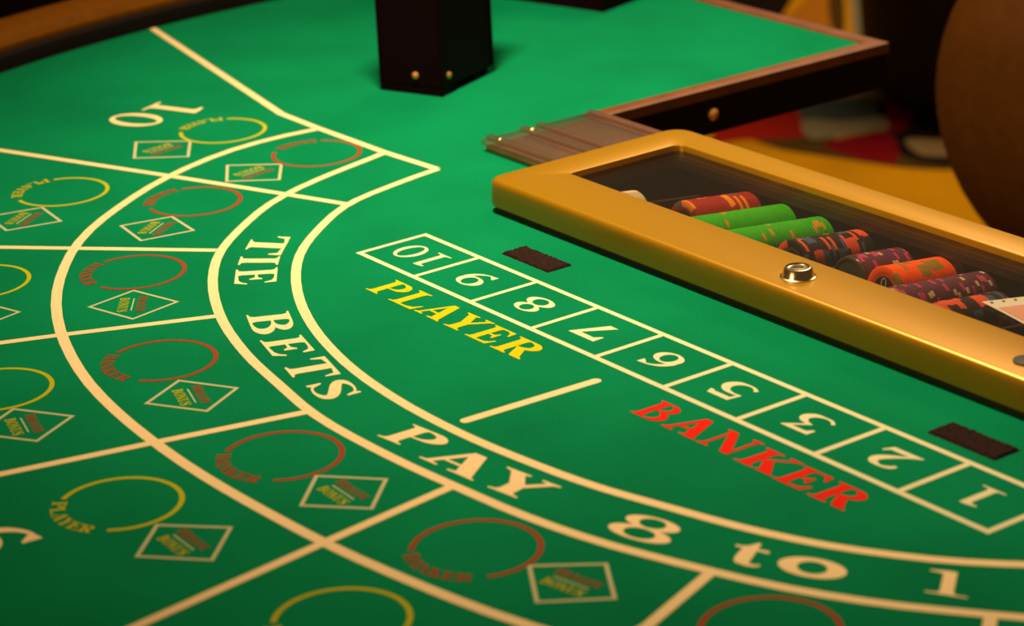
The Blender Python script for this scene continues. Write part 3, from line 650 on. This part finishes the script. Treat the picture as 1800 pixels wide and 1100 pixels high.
def clay(k, col): M[k] = mat(k, col, 0.6, spec=0.12, noise=[(300, 2, .08)])
clay('clay_green', (0.034, 0.38, 0.003)); clay('clay_tan', (0.62, 0.25, 0.015)); clay('clay_red', (0.33, 0.016, 0.006)); clay('clay_orange_stripe', (0.80, 0.22, 0.01)); clay('clay_teal', (0.07, 0.11, 0.09))
clay('clay_black', (0.022, 0.014, 0.012)); clay('clay_coral', (0.72, 0.085, 0.030)); clay('clay_blue', (0.055, 0.095, 0.14)); clay('clay_purple', (0.115, 0.028, 0.050)); clay('clay_pink', (0.48, 0.05, 0.13)); clay('clay_cream', (0.55, 0.42, 0.22))
clay('clay_orange', (0.95, 0.095, 0.0)); clay('clay_olive', (0.30, 0.19, 0.015)); clay('inlay_dark', (0.020, 0.012, 0.016)); clay('inlay_grey', (0.10, 0.10, 0.055)); clay('clay_ivory', (0.75, 0.62, 0.42))
MS = {
    'green': chip_mesh('green_chip', 'clay_green', [(2, 3, 'clay_tan'), (26, 3, 'clay_tan')], 'inlay_dark'),
    'green_plain': chip_mesh('green_chip', 'clay_green', [(30, 3, 'clay_tan')], 'inlay_dark'),
    'red': chip_mesh('red_chip', 'clay_red', [(4, 7, 'clay_orange_stripe'), (12, 3, 'clay_teal'), (30, 7, 'clay_orange_stripe'), (38, 4, 'clay_teal')], 'inlay_dark'),
    'red_plain': chip_mesh('red_chip', 'clay_red', [(36, 5, 'clay_teal')], 'inlay_dark'),
    'black': chip_mesh('black_chip', 'clay_black', [(3, 6, 'clay_coral'), (12, 5, 'clay_blue'), (25, 6, 'clay_coral'), (36, 5, 'clay_blue')], 'inlay_dark', 'inlay_grey'),
    'purple': chip_mesh('purple_chip', 'clay_purple', [(2, 3, 'clay_pink'), (14, 2, 'clay_cream'), (26, 3, 'clay_pink')], 'inlay_dark'),
    'orange': chip_mesh('orange_chip', 'clay_orange', [(3, 5, 'clay_olive'), (27, 4, 'clay_olive')], 'inlay_dark'),
    'ivory': chip_mesh('ivory_chip', 'clay_ivory', [(3, 5, 'clay_cream')], 'inlay_dark'),
}
slope = math.atan(SL)
def axis_pt(k, y, dz=0.0): return (CH0 + k * PIT, y, Z + CHZ + dz + SL * (y + .13))
def stack(k, y0, y1, kind, name, label, group, dz=0.0, jump=None, plain=None, first_label=None):
    n = int(round((y1 - y0) / CT)); rot = random.uniform(0, 6.28); out = []
    for i in range(n):
        y = y0 + CT * (i + .5)
        if random.random() < (.35 if jump is None else jump): rot = random.uniform(0, 6.28)
        me = MS[kind] if not plain or random.random() > plain[1] else MS[plain[0]]
        o = bpy.data.objects.new(name, me); COL.objects.link(o)
        x_, y_, z_ = axis_pt(k, y, dz)
        o.location = W(x_ + random.uniform(-.0002, .0002), y_, z_)
        o.rotation_mode = 'XYZ'
        R3 = Matrix.Rotation(AN, 3, 'Z') @ Matrix.Rotation(slope, 3, 'X') @ Matrix.Rotation(rot + random.uniform(-.05, .05), 3, 'Y')
        o.rotation_euler = R3.to_euler()
        tag(o, label, 'poker chip', group); out.append(o)
    return out
stack(0, -.158, -.084, 'red', 'red_chip', 'red chip with orange and teal edge stripes, in the leftmost full roll of the tray', 'red chips in the tray', plain=('red_plain', .55))
stack(1, -.222, -.086, 'green', 'green_chip', 'bright green chip with tan edge spots, in the green roll beside the red roll', 'green chips beside the red roll', jump=.8, plain=('green_plain', .8))
stack(2, -.222, -.086, 'green', 'green_chip', 'bright green chip with tan edge spots, in the green roll beside the black roll', 'green chips beside the black roll', jump=.8, plain=('green_plain', .8))
bk = stack(3, -.161, -.084, 'black', 'black_chip', 'black chip with coral and blue edge stripes, in the roll behind the lock', 'black chips behind the lock', jump=.7)
stack(4, -.137, -.083, 'purple', 'purple_chip', 'purple chip with pink and cream spots, short roll left of the orange roll', 'purple chips left of the orange roll', dz=-.004, jump=.8)
og = stack(5, -.147, -.076, 'orange', 'orange_chip', 'vivid orange chip with olive edge blocks, in the only orange roll', 'orange chips in the tray', jump=.5)
stack(6, -.222, -.088, 'purple', 'purple_chip', 'purple chip with pink and cream spots, long roll right of the orange roll', 'purple chips right of the orange roll', jump=.8)
stack(7, -.222, -.118, 'black', 'black_chip', 'black chip with blue and coral edge stripes, in the roll by the playing card', 'black chips by the playing card', jump=.6)
stack(-1, -.186, -.1728, 'ivory', 'ivory_chip', 'pale ivory chip in the nearly empty channel left of the red roll', 'ivory chips left of the red roll')
# the front orange chip shows its face: zero mark on the inlay
fo = og[0]
b = MB().m('clay_ivory')
pts = ring(0, 0, .0030, .0046, .0012, .0012)[1]
bm_ = MB().m('clay_ivory')
for sc_ in (0,):
    vs_o = [bm_.bm.verts.new((x - .001, -CT / 2 - .0002, y + .0058)) for x, y in pts[0]]
    vs_i = [bm_.bm.verts.new((x - .001, -CT / 2 - .0002, y + .0058)) for x, y in pts[1]]
    for i in range(len(vs_o)):
        j = (i + 1) % len(vs_o); bm_.face([vs_o[i], vs_o[j], vs_i[j], vs_i[i]])
zo = bm_.build('zero_mark', fo); zo['label'] = 'pale printed zero on the dark inlay'
R_ = Matrix.Rotation(AN, 3, 'Z') @ Matrix.Rotation(slope, 3, 'X')
fo.rotation_euler = R_.to_euler()
fo['label'] = 'frontmost orange chip, its dark inlay with a pale zero facing out'; del fo['group']
b.bm.free()
# clear spacer discs
def spacer(k, y, dz, label):
    b = MB().m('spacer'); b.lathe((0, 0, 0), [(.0178, -.0015), (.0185, -.001), (.0185, .001), (.0178, .0015)], 48, axis='y')
    o = b.build('spacer_disc'); x_, y_, z_ = axis_pt(k, y, dz)
    o.location = W(x_, y_, z_); o.rotation_euler = (Matrix.Rotation(AN, 3, 'Z') @ Matrix.Rotation(slope, 3, 'X')).to_euler()
    b = MB().m('inlay_grey'); b.lathe((0, 0, 0), [(.0165, -.0018), (.0165, -.0016), (.0158, -.0016), (.0158, -.0018)], 48, cap=False, axis='y')
    r = b.build('rim_ring', o)
    return tag(o, label, 'spacer')
M['spacer'] = mat('smoky_clear_plastic', (0.12, 0.11, 0.07), 0.12, trans=0.35, ior=1.4)
spacer(4, -.1395, -.004, 'smoky clear disc at the near end of the short purple roll')
spacer(-2.6, -.188, 0, 'smoky clear disc in the empty left end of the tray')

# ================================================================ playing card under the window
def card():
    A = Vector((.1064, -.1484)); B = Vector((.1146, -.1113)); C = Vector((.1671, -.1675))
    e1 = (B - A).normalized(); e2 = Vector((e1.y, -e1.x))
    if (C - A).dot(e2) < 0: e2 = -e2
    Lw, Lh = .063, .088
    zc = Z + .0140
    f = lambda u_, v_, h=0: (A.x + e1.x * u_ + e2.x * v_, A.y + e1.y * u_ + e2.y * v_, zc - .085 * (u_) * 1.0 + h)
    b = MB().m('card')
    R = [[f(Lw * i / 8, Lh * j / 12, .0007 * math.sin(math.pi * j / 12)) for i in range(9)] for j in range(13)]
    b.loft(R, False)
    R2 = [[(x, y, z - .0003) for x, y, z in r] for r in R]
    b.loft(R2, False)
    edge = [r for r in (R[0], R2[0])]
    b.loft([R[0], R2[0]], False); b.loft([R[-1], R2[-1]], False)
    b.loft([[r[0] for r in R], [r[0] for r in R2]], False); b.loft([[r[-1] for r in R], [r[-1] for r in R2]], False)
    o3 = (A.x, A.y, zc)
    o = b.build('playing_card', None, o3, W(A.x, A.y, zc))
    tag(o, 'cream and salmon playing card lying on chips under the tray window', 'playing card')
    b = MB().m('salmon')
    R = [[f(.003 + (Lw - .006) * i / 8, .018 + (Lh - .03) * j / 10, .0003 + .0007 * math.sin(math.pi * (.018 + (Lh - .03) * j / 10) / Lh)) for i in range(9)] for j in range(11)]
    b.loft(R, False); b.build('salmon_panel', o, o3)
    b = MB().m('olive')
    for i in range(6):
        u_, v_ = .0055 + i * .0105, .0055
        p = [f(u_ + .0014 * math.cos(t) , v_ + .0014 * math.sin(t), .0007) for t in [2 * math.pi * k / 10 for k in range(10)]]
        b.poly(p)
    b.build('edge_marks', o, o3)
card()

# ================================================================ clear acrylic holder beside the tray
ax0, ax1, ay0, ay1 = -.508, -.3685, -.168, -.038
ac = thing('acrylic_holder', 'clear brown-tinted acrylic holder lying flat at the left end of the gold tray', 'card holder', W((ax0 + ax1) / 2, (ay0 + ay1) / 2, Z))
AO = ((ax0 + ax1) / 2, (ay0 + ay1) / 2, Z)
b = MB().m('smoke'); b.box(ax0 + .003, ax1 - .001, ay0 + .003, ay1 - .003, Z + .0004, Z + .0050, .0006); b.build('base_plate', ac, AO)
b = MB().m('acrylic'); b.box(ax0, ax1, ay0, ay1, Z + .0055, Z + .0105, .0012, 3); b.build('clear_cover', ac, AO)
for yy, hh in ((ay0 + .006, .0050), (ay0 + .045, .0045), (ay0 + .064, .0045), (ay1 - .006, .0040)):
    b = MB().m('acrylic'); b.box(ax0 + .004, ax1 - .004, yy - .003, yy + .003, Z + .0108, Z + .0108 + hh, .0012, 3); b.build('clear_ridge', ac, AO)
for xx, yy in ((ax0 + .010, ay0 + .052), (ax0 + .014, ay0 + .012)):
    b = MB().m('steel'); b.lathe((xx, yy, Z + .0107), [(.0028, 0), (.0028, .001), (.0015, .0022), (.0003, .0025)], 16); b.build('screw', ac, AO)

# ================================================================ tall black box and the card shoe behind
# corner nearest the camera (local table coordinates)
def P_(u_, n_): return (u_ + 1.359, n_ - 1.4715)
c0 = Vector(P_(-2.0402, 1.3805)); e1 = (Vector(P_(-2.1069, 1.3521)) - c0); e2 = (Vector(P_(-2.0795, 1.4679)) - c0)
e1n = e1.normalized(); e2n = Vector((-e1n.y, e1n.x)); e2n = e2n if e2n.dot(e2) > 0 else -e2n
def obox(b, o, ea, eb, la, lb, z0, z1, bev=0):
    c = o + ea * la / 2 + eb * lb / 2; a = math.atan2(ea.y, ea.x)
    b.box(c.x - la / 2, c.x + la / 2, c.y - lb / 2, c.y + lb / 2, z0, z1, bev, 2, Matrix.Rotation(a, 3, 'Z'))
la, lb = e1.length, .098
bc = c0 + e1n * la / 2 + e2n * lb / 2; BO = (bc.x, bc.y, Z)
bx = thing('display_stand', 'tall black lacquered box with brass screws, standing on the felt', 'box', W(bc.x, bc.y, Z))
b = MB().m('black'); obox(b, c0, e1n, e2n, la, .026, Z, Z + .009, .0008); b.build('foot', bx, BO)
b = MB().m('black'); obox(b, c0 + e2n * .0, e1n, e2n, la, lb, Z + .0092, Z + .30, .0015); b.build('body', bx, BO)
b = MB().m('black'); obox(b, c0 + e2n * .066 + e1n * .006, e1n, e2n, la - .006, .030, Z, Z + .009, .0008); b.build('foot', bx, BO)
def screw_on(o, nrm, z):
    b = MB().m('brass'); a = math.atan2(nrm.y, nrm.x)
    b.lathe((0, 0, 0), [(.0036, 0), (.0036, .0010), (.002, .0020), (.0003, .0023)], 18, axis='x')
    for v in b.bm.verts: v.co = Matrix.Rotation(a, 3, 'Z') @ v.co + Vector((o.x, o.y, z))
    b.build('brass_screw', bx, BO)
screw_on(c0 + e1n * la * .42, -e2n, Z + .0195)
screw_on(c0 + e2n * .014, -e1n, Z + .0190)
# card shoe
s0 = Vector(P_(-2.1917, 1.7039)); f1 = (Vector(P_(-2.3107, 1.6701)) - s0).normalized(); f2 = Vector((-f1.y, f1.x)); f2 = f2 if f2.y > 0 else -f2
sc_ = s0 + f1 * .15 + f2 * .055
shoe = thing('card_shoe', 'black card shoe at the far side of the felt, only its lower corner in view', 'card shoe', W(sc_.x, sc_.y, Z))
b = MB().m('black')
q = [(0, 0), (.30, 0), (.30, .115), (.22, .115), (.06, .052), (0, .030)]
for d0, d1 in ((0, .11),):
    r0 = [(s0.x + f1.x * a + f2.x * d0, s0.y + f1.y * a + f2.y * d0, Z + h + .0002) for a, h in q]; r1 = [(s0.x + f1.x * a + f2.x * d1, s0.y + f1.y * a + f2.y * d1, Z + h + .0002) for a, h in q]
    b.loft([r0, r1], True, True, True, smooth=False)
b.build('shoe_body', shoe, (sc_.x, sc_.y, Z))
b = MB().m('card'); obox(b, s0 + f1 * .004 + f2 * .022, f1, f2, .004, .063, Z + .006, Z + .028); b.build('card_slot', shoe, (sc_.x, sc_.y, Z))

# ================================================================ chairs around
def chair(x, y, face, label, kb, ks, back_w=.50, back_h=.46, back_t=.20, zc=.72, seat_z=.48, yoff=0.0, ex=.85):
    t = thing('padded_chair', label, 'chair', (x, y, 0), face)
    b = MB().m(kb); rings = []
    n, m_ = 28, 40
    for i in range(1, n):
        ph = -math.pi / 2 + math.pi * i / n
        ring_ = []
        for j in range(m_):
            th = 2 * math.pi * j / m_
            c_, s_ = math.cos(th), math.sin(th)
            se = lambda v, e: math.copysign(abs(v) ** e, v)
            r = math.cos(ph) ** ex
            ring_.append((back_w / 2 * r * se(c_, ex), yoff + back_t / 2 * r * se(s_, ex), zc + back_h / 2 * se(math.sin(ph), ex)))
        rings.append(ring_)
    b.loft(rings, True, True, True); b.build('backrest', t, sharp=80)
    b = MB().m(ks); b.lathe((0, -.22 + yoff, 0), [(.02, seat_z - .09), (.20, seat_z - .09), (.235, seat_z - .07), (.245, seat_z - .04), (.235, seat_z - .012), (.20, seat_z), (.02, seat_z + .004)], 40); b.build('seat', t)
    b = MB().m('vinyl'); b.box(-.05, .05, -.06 + yoff, .03 + yoff, seat_z - .06, zc - .1, .01); b.build('back_support', t)
    b = MB().m('vinyl'); b.lathe((0, -.22 + yoff, 0), [(.22, 0), (.22, .015), (.20, .025), (.05, .05), (.03, .08), (.03, seat_z - .088)], 32); b.build('pedestal', t)
    return t
chair(.814, 2.80, math.radians(-18), 'brown leather padded chair behind the right part of the gold tray', 'chair_leather', 'vinyl', back_w=.64, back_h=.56, back_t=.24, zc=.62, seat_z=.40, ex=1.0)
chair(-.80, 3.45, math.radians(22), 'black padded chair beyond the leather rail at top left', 'vinyl', 'vinyl', back_w=.62, back_h=.40, back_t=.12, zc=.74)
t = thing('tub_stool', 'black round tub stool on the carpet beyond the far table corner', 'stool', (1.00, 4.95, 0), 0)
b = MB().m('vinyl'); b.lathe((0, 0, 0), [(.24, .02), (.27, .05), (.285, .25), (.28, .44), (.26, .47)], 40); b.build('drum_base', t)
b = MB().m('vinyl'); b.lathe((0, 0, 0), [(.262, .472), (.275, .49), (.278, .52), (.26, .545), (.20, .556), (.01, .56)], 40); b.build('seat', t)
b = MB().m('vinyl')
R = []
for i in range(25):
    a = math.radians(-30 + 240 * i / 24); R.append([(r_ * math.cos(a), r_ * math.sin(a), h_) for r_, h_ in ((.281, .40), (.300, .60), (.305, .80), (.292, .83), (.278, .80), (.281, .562))])
b.loft(R, True, True, True); b.build('backrest', t)
